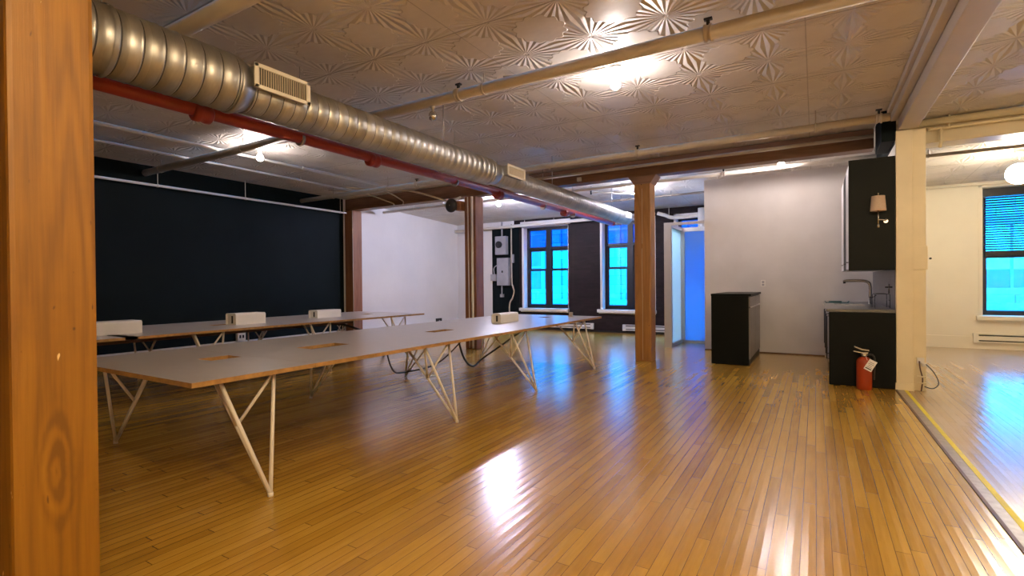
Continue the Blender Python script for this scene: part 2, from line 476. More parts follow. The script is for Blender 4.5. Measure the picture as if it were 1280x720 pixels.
# kitchen walls
struct(MB().box(-1.86, .86, 10.45, 10.58, 0, 3.32).build('wall_kitchen', M['kitchen_wall']), 'white wall behind the black island', 'wall')
struct(MB().box(-1.86, -1.74, 10.58, YB, 0, 3.22).build('wall_kitchen_side', M['white_wall']), 'white side wall beside the glass booth', 'wall')
struct(MB().box(.845, .985, 7.72, YB, 0, 3.22).build('wall_partition', M['cream_wall']), 'partition wall between kitchen and adjoining room', 'wall')
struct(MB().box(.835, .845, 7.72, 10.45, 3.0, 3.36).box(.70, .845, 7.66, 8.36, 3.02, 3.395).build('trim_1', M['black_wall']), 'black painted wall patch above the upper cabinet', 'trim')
struct(MB().box(.835, .845, 7.72, 10.45, .965, 1.47).build('trim_2', M['splash']), 'grey splashback above the sink counter', 'trim')

# baseboards
struct(MB().box(-1.86, .14, 10.437, 10.45, 0, .02).build('baseboard_kitchen', M['dark_wood']))
struct(MB().box(.99, XR, YB-.02, YB, 0, .13).box(.99, 2.60, YB-.03, YB, .22, .235).box(.99, 2.60, YB-.022, YB, .13, .222).build('baseboard_rear_right', M['cream_wall']))
struct(MB().box(-7.68, -2.7, YB-.02, YB, 0, .05).build('baseboard_rear', M['frame']))

# threshold strips between the two floors and the yellow tape
def strip_quad(name, mat, a0, a1, b0, b1, z, cat=None):
    """a at the column (y 7.62), b near the viewer (y 0.2)"""
    mb = MB(); mb.prism([(a0, 7.62), (a1, 7.62), (b1, -1.), (b0, -1.)], -.001, z, 'z')
    return mb.build(name, mat)
struct(strip_quad('trim_3', M['dark_wood'], .825, .845, .885, .905, .006))
struct(strip_quad('trim_4', M['strip'], .845, .912, .905, .955, .004))
tp = strip_quad('floor_tape', M['tape'], .912, .946, .952, .986, .006)
tag(tp, 'yellow tape stuck along the metal threshold strip on the floor', 'tape')

# ------------------------------------------------------------------ windows
def make_window(name, w, label, y=YB, film=True, blind=False, jamb=M['sill'], sill_over=.12):
    x0, x1, z0, z1 = w
    root = bpy.data.objects.new(name, None); COL.objects.link(root); root.location = ((x0+x1)/2, y, z0)
    struct(root, label, 'window')
    yf = y + .20
    MB().box(x0, x0+.012, y, y+.36, z0, z1).box(x1-.012, x1, y, y+.36, z0, z1).box(x0, x1, y, y+.36, z1-.012, z1).build('jamb', jamb, root)
    MB().box(x0-.05, x0, y-.012, y, z0, z1+.05).box(x0-.05, x1, y-.012, y, z1, z1+.05).build('casing', jamb, root)
    MB().box(x0-sill_over, x1+.02, y-.09, y+.1, z0-.085, z0-.002, bevel=.008).box(x0-sill_over+.03, x1, y-.03, y, z0-.115, z0-.085).build('window_sill', M['sill'] if jamb is M['sill'] else jamb, root)
    fx0, fx1 = x0+.012, x1-.012
    xm = (x0+x1)/2
    f = MB()
    if not blind:
        f.box(fx0, fx0+.075, yf, yf+.09, z0, z1-.012).box(fx1-.075, fx1, yf, yf+.09, z0, z1-.012)
        f.box(xm-.075, xm+.075, yf-.01, yf+.09, z0, z1-.012)
        f.box(fx0, fx1, yf, yf+.09, z1-.10, z1-.012).box(fx0, fx1, yf, yf+.09, z0, z0+.055)
        zt = z1 - .62
        zm = z0 + 1.13
        f.box(fx0, fx1, yf-.005, yf+.09, zt-.035, zt+.035)
        f.build('window_frame', M['frame'], root)
        for a, b in ((fx0+.075, xm-.075), (xm+.075, fx1-.075)):
            MB().box(a, b, yf+.045, yf+.05, zt+.035, z1-.10).build('transom_pane', M['glass_shade' if film else 'glass'], root)
            sf = MB()
            for zz0, zz1, dy in ((z0+.055, zm, 0.), (zm-.04, zt-.035, .035)):
                sf.box(a, a+.035, yf+.01+dy, yf+.045+dy, zz0, zz1).box(b-.035, b, yf+.01+dy, yf+.045+dy, zz0, zz1)
                sf.box(a+.035, b-.035, yf+.01+dy, yf+.045+dy, zz0, zz0+.05).box(a+.035, b-.035, yf+.01+dy, yf+.045+dy, zz1-.055, zz1)
            so = sf.build('sash', M['frame'], root)
            MB().box(a+.035, b-.035, yf+.025, yf+.03, z0+.095, zm-.04).build('pane', M['glass'], so)
            MB().box(a+.035, b-.035, yf+.06, yf+.065, zm, zt-.075).build('pane', M['glass'], so)
    else:
        f.box(fx0, fx0+.06, yf, yf+.09, z0, z1-.012).box(fx1-.06, fx1, yf, yf+.09, z0, z1-.012)
        f.box(fx0, fx1, yf-.01, yf+.09, z1-.17, z1-.012).box(fx0, fx1, yf, yf+.09, z0, z0+.05)
        f.build('window_frame', M['frame'], root)
        zm = z0 + 1.16
        a, b = fx0+.06, fx1-.06
        s1 = MB().box(a, b, yf+.005, yf+.05, zm-.06, zm+.0).box(a, a+.04, yf+.005, yf+.05, z0+.05, zm-.06).box(b-.04, b, yf+.005, yf+.05, z0+.05, zm-.06).box(a+.04, b-.04, yf+.005, yf+.05, z0+.05, z0+.09).build('sash', M['frame'], root)
        MB().box(a+.04, b-.04, yf+.025, yf+.03, z0+.09, zm-.06).build('pane', M['glass'], s1)
        s2 = MB().box(a, a+.04, yf+.052, yf+.09, zm-.03, z1-.17).box(b-.04, b, yf+.052, yf+.09, zm-.03, z1-.17).build('sash', M['frame'], root)
        MB().box(a+.04, b-.04, yf+.065, yf+.07, zm, z1-.17).build('pane', M['glass'], s2)
        bl = MB()
        n = 22; ztop = z1-.18; zbot = zm + .09
        for i in range(n):
            zc = zbot + (ztop-zbot)*(i+.5)/n
            bl.obox(Vector(((a+b)/2, yf-.03, zc)), (b-a-.01, .048, .003), Matrix.Rotation(math.radians(44), 3, 'X'))
        blo = bl.build('blind_slats', M['blind'], root, 'dark venetian blind lowered over the upper sash')
        MB().box(a, b, yf-.055, yf-.005, zbot-.11, zbot-.01, bevel=.006).build('bottom_rail', M['frame'], blo)
    return root

make_window('window_1', W1, 'left of the two tall black framed windows in the brick wall')
make_window('window_2', W2, 'black framed window in the brick wall, partly behind the bare timber post')
make_window('window_3', W3, 'window behind the frosted glass booth')
make_window('window_4', W4, 'window with half lowered venetian blind in the cream adjoining room', film=False, blind=True, jamb=M['cream_wall'], sill_over=.09)

# white lintel board above the windows
struct(MB().box(-7.46, -5.86, YB-.015, YB, 2.99, 3.14).build('trim_5', M['sill']))

# ------------------------------------------------------------------ posts, beams
PY0, PY1 = 8.41, 8.69
def post(x0, x1, y0, y1, z1, mat, label, name='timber_post', bevel=.018):
    o = MB().box(x0, x1, y0, y1, 0, z1, bevel=bevel).build(name, mat, loc=((x0+x1)/2, (y0+y1)/2, 0))
    return tag(o, label, 'post')
post(-2.76, -2.48, .628, .888, ZC, M['post'], 'big orange brown timber post close in the left foreground')
pm = thing('timber_post', 'bare timber post in the middle of the room with a split down its face', 'post', (-2.485, 8.55, 0))
MB().box(-2.625, -2.345, PY0, PY1, 0, 3.06, bevel=.018).build('shaft', M['post_mid'], pm)
MB().prism([(-2.625, 2.98), (-2.345, 2.98), (-2.25, 3.115), (-2.72, 3.115)], PY0-.012, PY1+.012, 'y').build('capital', M['beam'], pm)
post(-6.17, -5.89, PY0, PY1, 3.115, M['post_red'], 'reddish timber post with cables running down it, holding the round black gong')
post(-9.74, -9.46, PY0, PY1, 3.115, M['post_red'], 'reddish timber post at the right end of the black wall')
bm_ = MB().box(-9.74, .69, PY0+.02, PY1-.02, 3.12, 3.39, bevel=.012).build('timber_beam', M['beam'], loc=(-4.5, 8.55, 3.12))
tag(bm_, 'long dark timber beam resting on the row of posts', 'beam')

pb = thing('painted_beam', 'pale painted ceiling beam running from the cream column towards the viewer', 'beam', (.94, 2., 3.14))
MB().box(.86, 1.05, YF, 7.62, 3.13, 3.395, bevel=.01).build('beam_body', M['grey_paint'], pb)
MB().box(.79, .858, YF, 7.64, 3.25, 3.395, bevel=.008).box(.755, .79, YF, 7.64, 3.33, 3.395).build('side_moulding', M['grey_paint'], pb)
cc = thing('cream_column', 'cream painted square column at the end of the kitchen partition', 'column', (.93, 7.75, 0))
MB().box(.838, 1.0, 7.63, 7.72, .0, 3.125, bevel=.006).box(.99, 1.13, 7.68, 7.95, 0, 3.125, bevel=.006).build('shaft', M['cream'], cc)
MB().box(.828, 1.01, 7.617, 7.63, .0, .09, bevel=.004).build('plinth', M['cream'], cc)
MB().box(.99, 1.145, 7.66, 7.68, 1.45, 1.73, bevel=.004).build('cover_plate', M['cream'], cc)
MB().tube([(1.165, 7.665, 1.58), (1.165, 7.64, 1.58)], .012, 10).build('knob', M['black_metal'], cc)
cb = MB().box(1.06, XR, PY0-.03, PY1, 3.09, 3.395, bevel=.01).build('cream_beam', M['cream'], loc=(3, 8.5, 3.09))
tag(cb, 'cream painted cross beam in the adjoining room', 'beam')

# ------------------------------------------------------------------ air duct
DX, DZ = -3.66, 2.80
duct = thing('air_duct', 'round galvanised spiral air duct hanging below the ceiling', 'duct', (DX, 4., 2.6))
def spiral(y0, y1, r, pitch, z=DZ):
    prof = []
    y = y0
    while y < y1 - .004:
        e = min(y+pitch, y1)
        prof += [(r, y), (r+.0035, y+.006), (r+.0035, y+.012), (r-.004, y+.013), (r-.004, y+.023), (r, y+.024), (r, e-.001)]
        y = e
    mb = MB(); mb.lathe(prof, (DX, 0, z), 'y', 40)
    for f_ in mb.bm.faces:
        q = [v.co for v in f_.verts]
        if len(q) == 4 and all(math.hypot(v.x-DX, v.z-z) < r-.002 for v in q): f_.material_index = 1
    return mb
spiral(YF, 2.10, .205, .118).build('duct_run', [M['galv'], M['seam']], duct)
spiral(2.22, 5.45, .168, .105, DZ-.015).build('duct_run', [M['galv'], M['seam']], duct)
spiral(5.63, 11.15, .14, .085, DZ-.02).build('duct_run', [M['galv'], M['seam']], duct)
MB().lathe([(.205, 2.10), (.208, 2.11), (.208, 2.13), (.17, 2.22)], (DX, 0, DZ-.006), 'y', 40).build('reducer', M['galv'], duct)
MB().lathe([(.170, 5.45), (.174, 5.46), (.174, 5.5), (.145, 5.6), (.145, 5.64)], (DX, 0, DZ-.018), 'y', 40).build('reducer', M['galv'], duct)
MB().lathe([(.142, 11.15), (.142, 11.16), (.10, 11.2)], (DX, 0, DZ-.02), 'y', 40).build('end_cap', M['galv'], duct)
def register(y0, y1, z0, z1, xf, lbl):
    n = MB().box(DX+.05, xf-.004, y0+.02, y1-.02, z0+.015, z1-.015).build('register_neck', M['galv'], duct)
    b = .028
    fr = MB().box(xf-.004, xf+.008, y0, y1, z0, z0+b, bevel=.003).box(xf-.004, xf+.008, y0, y1, z1-b, z1, bevel=.003).box(xf-.004, xf+.008, y0, y0+b+.005, z0, z1, bevel=.003).box(xf-.004, xf+.008, y1-b-.005, y1, z0, z1, bevel=.003).build('register_frame', M['cream_wall'], duct, lbl)
    MB().box(xf-.0045, xf-.002, y0+b, y1-b, z0+b, z1-b).build('throat_shade_sheet', M['rubber'], fr)  # black sheet behind the slats stands in for the shade inside the duct
    sl = MB(); k = int((y1-y0-2*b)/.018)
    for i in range(k):
        yy = y0+b+.008 + (y1-y0-2*b-.016)*i/(k-1)
        sl.obox(Vector((xf+.002, yy, (z0+z1)/2)), (.009, .0045, z1-z0-2*b), Matrix.Rotation(.5, 3, 'Z'))
    sl.build('grille_slats', M['pipe'], fr)
register(2.165, 2.63, 2.745, 2.925, -3.43, 'cream louvred register on the near part of the duct')
register(5.66, 6.13, 2.745, 2.90, -3.45, 'cream louvred register halfway along the duct')
MB().box(-3.56, -3.49, 10.72, 11.02, 2.745, 2.875, bevel=.006).build('register_frame', M['sill'], duct, 'small white register at the far end of the duct')
for yy in (1.35, 4.6, 7.4, 10.2):
    r_ = .215 if yy < 2 else (.176 if yy < 5 else .148)
    zz = DZ if yy < 2 else DZ-.018
    MB().tube([(DX+.0, yy, ZC-.01 if yy < 8 else zceil(yy)), (DX, yy, zz+r_-.004)], .006, 8).lathe([(r_, yy-.012), (r_, yy+.012)], (DX, 0, zz), 'y', 32, cap=False).build('hanger_strap', M['galv'], duct)

# ------------------------------------------------------------------ pipes
RX, RZ = -4.19, 2.70
rp = thing('sprinkler_pipe', 'red sprinkler main running along the left side of the duct', 'pipe', (RX, 4, RZ))
MB().tube([(RX, YF+.01, RZ), (RX, 11.7, RZ+.06)], .056, 20).build('pipe_run', M['red'], rp)
MB().tube([(RX, 11.66, RZ+.06), (RX, 11.74, RZ+.06), (RX, 11.76, RZ+.06)], [.062, .062, .045], 16).build('end_cap', M['red'], rp)
for yy in (1.38, 2.2, 4.02, 6.6, 9.0):
    MB().lathe([(.056, yy-.075), (.074, yy-.06), (.074, yy-.02), (.066, yy), (.074, yy+.02), (.074, yy+.06), (.056, yy+.075)], (RX, 0, RZ+.002), 'y', 18).build('coupling', M['red'], rp)
for yy in (3.1, 5.5, 8.1, 9.4):
    MB().tube([(RX, yy, ZC if yy < 8.6 else zceil(yy)), (RX, yy, RZ+.05)], .004, 6).lathe([(.061, yy-.015), (.061, yy+.015)], (RX, 0, RZ+.012), 'y', 18).build('pipe_hanger', M['brass'], rp)

def pipe(name, pts, r, mat, label, cat='pipe', hang=(), clamps=(), group=None, clampmat=None, hmat=None, along='x'):
    c0 = Vector(pts[0]); c1 = Vector(pts[-1]); mid = (c0+c1)/2
    t = thing(name, label, cat, mid, group)
    MB().tube(pts, r, 14).build('pipe_run', mat, t)
    d = (c1-c0)
    for k in hang:
        p = c0 + d*k
        zt = zceil(p.y)
        MB().tube([(p.x, p.y, zt), (p.x, p.y, p.z+r*.8)], .006, 8).lathe([(r+.006, -.012), (r+.006, .012)], p, along, 14).build('hanger', hmat or mat, t)
    for k in clamps:
        p = c0 + d*k
        zt = zceil(p.y)
        mb = MB().lathe([(r+.012, -.03), (r+.012, -.012), (r+.004, -.01), (r+.004, .01), (r+.012, .012), (r+.012, .03)], p, along, 14)
        co = mb.build('clamp', mat, t)
        MB().box(p.x-.012, p.x+.012, p.y-.012, p.y+.012, p.z+r, p.z+r+.055).box(p.x-.03, p.x+.03, p.y-.018, p.y+.018, p.z+r+.045, p.z+r+.06).build('bolt_stem', M['black_metal'], co)
    return t
# cross pipe under the near ceiling bay, runs on past the duct to the black wall
pA = pipe('branch_pipe', [(-9.7, 4.16, 3.25), (.76, 4.16, 3.25)], .055, M['pipe'], 'beige branch pipe crossing the ceiling near the middle bulb', hang=(.27, .66, .05), clamps=(.63, .86))
so_ = bpy.data.objects.new('sprinkler_dome', None); COL.objects.link(so_); so_.parent = pA; so_.location = Vector((-3.45, 4.16, 3.08)) - pA.location
MB().lathe([(.012, .13), (.03, .12), (.03, .10), (.015, .09), (.014, .065)], (-3.45, 4.16, 3.08), 'z', 14).build('stem', M['brass'], so_)
MB().lathe([(.012, .066), (.03, .06), (.044, .035), (.046, .01), (.036, -.02), (.012, -.034)], (-3.45, 4.16, 3.08), 'z', 18).build('dome', M['chrome'], so_)
pipe('branch_pipe', [(-9.7, 2.02, 3.27), (.76, 2.02, 3.27)], .06, M['pipe'], 'thick beige pipe crossing above the near end of the duct', hang=(.15, .75))
# pipes in front of the timber beam
pipe('branch_pipe', [(-9.72, 7.2, 3.195), (.74, 7.2, 3.195)], .045, M['pipe'], 'cream pipe on clamps crossing the ceiling in front of the timber beam', hang=(.49, .93, .1, .25), clamps=(.72, .99, .32))
pipe('branch_pipe', [(-4.6, 8.30, 3.26), (.68, 8.30, 3.26)], .026, M['pipe'], 'thin cream pipe along the face of the timber beam')
struct(MB().box(-4.9, .74, 7.80, 7.84, 3.375, 3.40).build('trim_6', M['ceiling']))
# behind the beam
pipe('water_pipe', [(-9.5, 9.46, 3.185), (.8, 9.46, 3.215)], .034, M['pipe_white'], 'white pipe crossing in front of the windows and kitchen wall', hang=(.1, .4, .19), clamps=(.79,))
pipe('branch_pipe', [(-5.6, 11.05, 3.19), (-1.9, 11.05, 3.19)], .022, M['pipe_dark'], 'dark thin pipe crossing near the far end of the duct', hang=(.15, .5, .8), hmat=M['pipe_dark'])
pipe('heating_pipe', [(-9.7, 12.74, 2.985), (-3.45, 12.74, 3.06)], .045, M['pipe_white'], 'fat white pipe running just below the ceiling over the two windows', hang=(.4, .55))
# along the left
pipe('sprinkler_line', [(-9.62, YF+.05, 3.05), (-9.62, 8.36, 3.05)], .021, M['pipe_white'], 'white pipe hung on rods along the top of the black wall', hang=(.2, .4, .66, .79, .985), along='y')
pipe('sprinkler_line', [(-7.52, YF+.05, 3.335), (-7.52, 7.9, 3.335)], .024, M['pipe_white'], 'white ceiling pipe nearest the duct over the far table', hang=(.5, .8), along='y')
pipe('sprinkler_line', [(-8.42, YF+.05, 3.335), (-8.42, 7.95, 3.335)], .018, M['pipe_white'], 'thin white ceiling pipe nearer the black wall', hang=(.45, .85), along='y')
def conduit(pts, r, mat, label, name='conduit', cat='conduit'):
    return tag(MB().tube(pts, r, 10).build(name, mat, loc=pts[0]), label, cat)
def arc(pts, n=8):
    """smooth a polyline with Catmull-Rom"""
    P = [Vector(p) for p in pts]; out = []
    for i in range(len(P)-1):
        a = P[max(i-1, 0)]; b = P[i]; c_ = P[i+1]; d = P[min(i+2, len(P)-1)]
        for k in range(n):
            t = k/n
            out.append(.5*((2*b) + (c_-a)*t + (2*a-5*b+4*c_-d)*t*t + (3*b-a-3*c_+d)*t**3))
    out.append(P[-1]); return out
conduit(arc([(-8.95, 7.3, 3.37), (-8.5, 7.9, 3.33), (-8.2, 8.37, 3.18), (-8.1, 8.39, 3.12)]), .014, M['pipe'], 'leftmost bent conduit dropping over the timber beam above the far table')
conduit(arc([(-8.4, 7.3, 3.37), (-7.95, 7.9, 3.34), (-7.85, 8.37, 3.2), (-7.84, 8.39, 3.1)]), .014, M['pipe'], 'middle bent conduit hooked over the timber beam above the far table')
conduit(arc([(-7.6, 7.22, 3.21), (-7.1, 7.8, 3.24), (-6.75, 8.37, 3.12), (-6.6, 8.39, 3.06)]), .018, M['pipe'], 'right bent conduit curving from the cream pipe to the timber beam')
conduit([(-2.6, 4.2, 3.34), (-2.0, 4.62, 3.38), (-1.72, 4.66, 3.385)], .011, M['pipe'], 'thin conduit feeding the middle ceiling bulb')
conduit(arc([(-5.96, 8.385, 3.1), (-5.96, 8.385, 2.6), (-5.96, 8.385, .02)]), .026, M['pipe_white'], 'thick white conduit down the front of the gong post')
conduit(arc([(-6.075, 8.395, 3.1), (-6.07, 8.395, 2.6), (-6.05, 8.395, .02)]), .012, M['pipe_white'], 'thin white cable down the front of the gong post')
conduit([(-9.42, 8.36, 3.1), (-9.42, 8.37, 1.25), (-9.42, 8.37, .2)], .009, M['pipe'], 'thin cable down the post beside the black wall')
# white pipework above the booth
t = thing('drain_pipe', 'fat white bent pipe above the glass booth', 'pipe', (-2.4, 12.4, 2.9))
MB().tube(arc([(-3.38, 12.75, 3.06), (-3.2, 12.75, 3.0), (-2.95, 12.75, 2.92), (-2.2, 12.75, 2.95), (-1.9, 12.75, 3.02)]), .045, 12).build('pipe_run', M['pipe_white'], t)
MB().tube([(-2.32, 12.72, 2.5), (-2.32, 12.72, 3.1)], .09, 14).build('riser', M['pipe_white'], t)
MB().tube([(-3.1, 12.75, 3.2), (-3.1, 12.75, 2.96)], .008, 8).build('hanger', M['pipe_white'], t)
t = thing('pipe_bracket', 'white metal bracket arm on the ceiling above the far end of the duct', 'bracket', (-3.6, 10.2, 3.2))
MB().tube([(-4.0, 9.9, 3.22), (-3.2, 10.7, 3.22)], .016, 8).tube([(-3.55, 10.0, 3.2), (-3.0, 10.6, 3.16)], .016, 8).build('arm', M['pipe_white'], t)
MB().tube([(-4.0, 9.9, 3.33), (-4.0, 9.9, 3.17)], .02, 8).build('bolt_stem', M['black_metal'], t)
# pipework in the adjoining room
t = thing('water_pipe', 'cream pipe with a dropped elbow in front of the adjoining room beam', 'pipe', (2, 8.3, 3.3))
MB().tube([(1.06, 8.28, 3.335), (XR, 8.28, 3.335)], .045, 14).build('pipe_run', M['cream'], t)
MB().tube(arc([(XR, 8.30, 3.25), (1.6, 8.30, 3.25), (1.40, 8.30, 3.25), (1.37, 8.30, 3.22), (1.37, 8.30, 3.08), (1.36, 8.30, 3.0)], 4), .020, 10).build('branch', M['cream'], t)
MB().tube([(1.45, 8.29, 3.40), (1.45, 8.29, 3.24)], .014, 8).build('hanger', M['cream'], t)
pipe('branch_pipe', [(1.0, 10.0, 3.24), (XR, 10.0, 3.24)], .026, M['pipe_dark'], 'brownish pipe crossing the adjoining room ceiling', hang=(.1,), hmat=M['pipe_dark'])
pipe('branch_pipe', [(.99, 12.8, 3.14), (XR, 12.8, 3.14)], .024, M['cream_wall'], 'cream pipe along the top of the wall over the blind window', clamps=(.14,))

# ------------------------------------------------------------------ ceiling bulbs
def bulb(x, y, z, mat, label, lit='bulb'):
    zc = zceil(y)
    t = thing('ceiling_bulb', label, 'light bulb', (x, y, zc), 'bare ceiling bulbs')
    MB().lathe([(.058, 0), (.06, -.015), (.05, -.03), (.03, -.045), (.026, -(zc-z)+.05)], (x, y, zc), 'z', 16).build('lampholder', M['porcelain'], t)
    MB().lathe([(.018, .055), (.022, .04), (.04, .018), (.047, -.005), (.042, -.03), (.025, -.048), (.004, -.055)], (x, y, z), 'z', 12).build('glass_bulb', mat, t, 'glowing frosted bulb')
    return t
bulb(-1.64, 4.70, 3.235, M['bulb'], 'bare lit bulb on the ceiling in the middle of the photo, above the near table')
bulb(-6.98, 4.48, 3.21, M['bulb'], 'bare lit bulb over the far table by the black wall')
bulb(-.46, 9.12, 3.20, M['bulb_soft'], 'bare lit bulb just below the timber beam before the kitchen wall')
bulb(-6.25, 9.85, 3.17, M['bulb_strong'], 'bare lit bulb behind the post with the gong')
bulb(-3.1, 10.3, 3.17, M['bulb_mid'], 'bare lit bulb hidden behind the middle timber post')
bulb(2.4, -1.2, 3.24, M['bulb_warm'], 'warm bare bulb on the ceiling behind the viewer')
bulb(.5, .5, 3.24, M['bulb_warm'], 'warm bare bulb on the ceiling above the viewer')
gl = thing('globe_light', 'round white glowing globe hanging in the adjoining room', 'pendant lamp', (2.66, 10.55, 3.31))
MB().lathe([(.065, 0), (.065, -.05), (.03, -.075), (.01, -.08), (.01, -.16)], (2.66, 10.55, 3.31), 'z', 16).build('canopy', M['brass'], gl)
MB().lathe([(.16*math.sin(PI*k/14) if 0 < k < 14 else .004, .155*math.cos(PI*k/14)) for k in range(15)], (2.66, 10.55, 2.93), 'z', 20).build('glass_globe', M['globe'], gl, 'glowing white glass globe')
g2 = copy_tree(gl); g2.location = (3.3, 4.0, 3.40); g2['label'] = 'added second globe light, out of view, lighting the adjoining room nearer the viewer'  # unseen extra globe, added to light the adjoining room
sd = thing('smoke_sensor', 'small white square sensor on the face of the timber beam', 'sensor', (-3.62, 8.42, 3.19))
MB().box(-3.66, -3.58, 8.385, 8.43, 3.15, 3.22, bevel=.008).build('sensor_body', M['sill'], sd)
MB().lathe([(.018, -.006), (.018, .0)], (-3.62, 8.384, 3.185), 'y', 12).build('lens', M['porcelain'], sd)

MB().box(-2.492, -2.486, PY0-.0012, PY0+.01, .03, 1.15).box(-2.496, -2.490, PY0-.0012, PY0+.01, 1.15, 1.9).box(-2.490, -2.485, PY0-.0012, PY0+.01, 1.98, 2.9).build('face_crack', M['pipe'], pm, 'pale split running down the face')
# gong
gg = thing('alarm_gong', 'round black alarm gong bracketed to the cable post', 'alarm', (-6.36, 8.2, 2.93))
MB().lathe([(.02, -.03), (.08, -.028), (.125, -.012), (.14, .01), (.14, .04), (.12, .05)], (-6.36, 8.2, 2.93), 'y', 28).build('gong_shell', M['black_metal'], gg)
MB().lathe([(.014, -.04), (.014, -.028)], (-6.36, 8.2, 2.93), 'y', 12).build('center_nut', M['chrome'], gg, 'small chrome nut')
MB().box(-6.40, -6.22, 8.25, 8.31, 2.89, 2.97).box(-6.30, -6.17, 8.28, 8.45, 2.83, 3.02, bevel=.008).build('bracket', M['post_red'], gg)
MB().tube(arc([(-6.32, 8.35, 3.02), (-6.34, 8.33, 3.06), (-6.20, 8.33, 3.1)]), .022, 10).build('conduit_elbow', M['pipe_white'], gg)

# electrical boxes on the brick wall
e1 = thing('switch_box', 'upper grey electrical switch box with a round dial, left of the window', 'electrical box', (-8.05, 12.9, 2.2))
# (they hang on a dark backing board fixed to the wall)
struct(MB().box(-8.45, -7.50, YB-.02, YB, 0, 2.98).build('trim_7', M['black_wall']))
MB().box(-8.25, -7.87, 12.78, 12.925, 2.2, 2.75, bevel=.008).build('enclosure', M['elec'], e1)
MB().lathe([(.10, 0), (.10, -.06), (.085, -.075)], (-8.10, 12.78, 2.50), 'y', 20).build('dial', M['black_metal'], e1)
MB().tube([(-8.05, 12.86, 2.75), (-8.05, 12.86, 3.18)], .025, 10).build('conduit_stub', M['elec'], e1)
e2 = thing('breaker_panel', 'lower grey breaker panel left of the window', 'electrical box', (-8.0, 12.9, 1.28))
MB().box(-8.20, -7.80, 12.79, 12.925, 1.28, 2.10, bevel=.008).build('enclosure', M['elec'], e2)
MB().box(-8.17, -7.83, 12.78, 12.79, 1.31, 2.07, bevel=.003).build('door', M['elec'], e2)
MB().box(-8.02, -7.98, 12.765, 12.782, 1.66, 1.72).build('latch', M['black_metal'], e2)
MB().box(-8.45, -8.25, 12.82, 12.925, 1.42, 1.62, bevel=.01).tube(arc([(-8.35, 12.88, 1.62), (-8.36, 12.88, 1.8), (-8.26, 12.88, 1.88), (-8.2, 12.88, 1.86)]), .018, 8).build('side_box', M['elec'], e2)
MB().tube([(-8.08, 12.88, 1.28), (-8.08, 12.88, 1.0)], .02, 8).box(-8.12, -8.03, 12.83, 12.925, .93, 1.02).build('conduit_stub', M['elec'], e2)
conduit(arc([(-7.74, 12.89, 3.1), (-7.74, 12.89, 1.5), (-7.70, 12.89, 1.25), (-7.66, 12.89, 1.1), (-7.72, 12.89, .9), (-7.82, 12.89, .7), (-7.82, 12.89, .06)]), .022, M['pipe'], 'kinked conduit running down beside the breaker panel')
tag(MB().box(-7.72, -7.66, 12.85, 12.925, 1.95, 2.2, bevel=.006).build('junction_box', M['elec'], loc=(-7.69, 12.9, 2.0)), 'small grey junction box on the conduit beside the breaker panel', 'electrical box')

# ------------------------------------------------------------------ baseboard heaters
def heater(x0, x1, z0, z1, label, mat):
    t = thing('baseboard_heater', label, 'heater', ((x0+x1)/2, YB, z0), 'baseboard heaters under the windows')
    yb = YB-.002; d = .07
    MB().prism([(yb, z0), (yb-d, z0+.01), (yb-d, z0+.03), (yb-d+.03, z0+.035), (yb-d+.03, z0+.055), (yb-d, z0+.06), (yb-d, z1-.05), (yb-d+.035, z1-.045), (yb-d+.035, z1-.025), (yb-d+.01, z1-.012), (yb, z1)], x0+.08, x1-.08, 'x').build('housing', mat, t)
    for a in (x0, x1-.08): MB().box(a, a+.08, yb-d-.004, yb, z0, z1, bevel=.005).build('end_cover', mat, t)
    MB().box(x0+.08, x1-.08, yb-d+.031, yb-d+.034, z1-.044, z1-.026).box(x0+.08, x1-.08, yb-d+.026, yb-d+.029, z0+.036, z0+.054).build('slot_shade_strips', M['rubber'], t)  # solid black strips stand in for the shade inside the slots
    return t
heater(-7.3, -5.17, .075, .235, 'white baseboard heater under the left brick wall window', M['sill'])
heater(-4.35, -2.68, .065, .23, 'white baseboard heater behind the middle timber post', M['sill'])
heater(2.60, 4.6, .115, .295, 'cream baseboard heater under the blind window', M['cream_wall'])

# ------------------------------------------------------------------ glass booth
bo = thing('glass_booth', 'grey framed booth of frosted glass beside the white kitchen wall', 'booth', (-2.3, 10.4, 0))
MB().box(-2.635, -2.49, 10.41, 10.50, 0, 2.535, bevel=.004).build('corner_post', M['booth'], bo)
fr = MB().box(-2.60, -2.52, 10.5, 11.60, 0, .07).box(-2.60, -2.52, 10.5, 11.60, 2.46, 2.535).box(-2.60, -2.52, 11.54, 11.60, .07, 2.46).box(-2.60, -2.52, 10.5, 10.54, .07, 2.46).build('side_frame', M['booth'], bo)
MB().box(-2.565, -2.555, 10.54, 11.54, .07, 2.46).build('pane', M['frost_clear'], fr)
fb = MB().box(-2.52, -1.87, 11.54, 11.60, 0, .05).box(-2.52, -1.87, 11.54, 11.60, 2.44, 2.535).box(-2.52, -2.47, 11.53, 11.61, .05, 2.44).box(-1.93, -1.87, 11.54, 11.60, .05, 2.44).build('back_frame', M['booth'], bo)
MB().box(-2.47, -1.93, 11.565, 11.575, .05, 2.44).build('pane', M['frost'], fb)
MB().box(-2.49, -1.865, 10.42, 10.47, 2.475, 2.535).build('header_rail', M['booth'], bo)

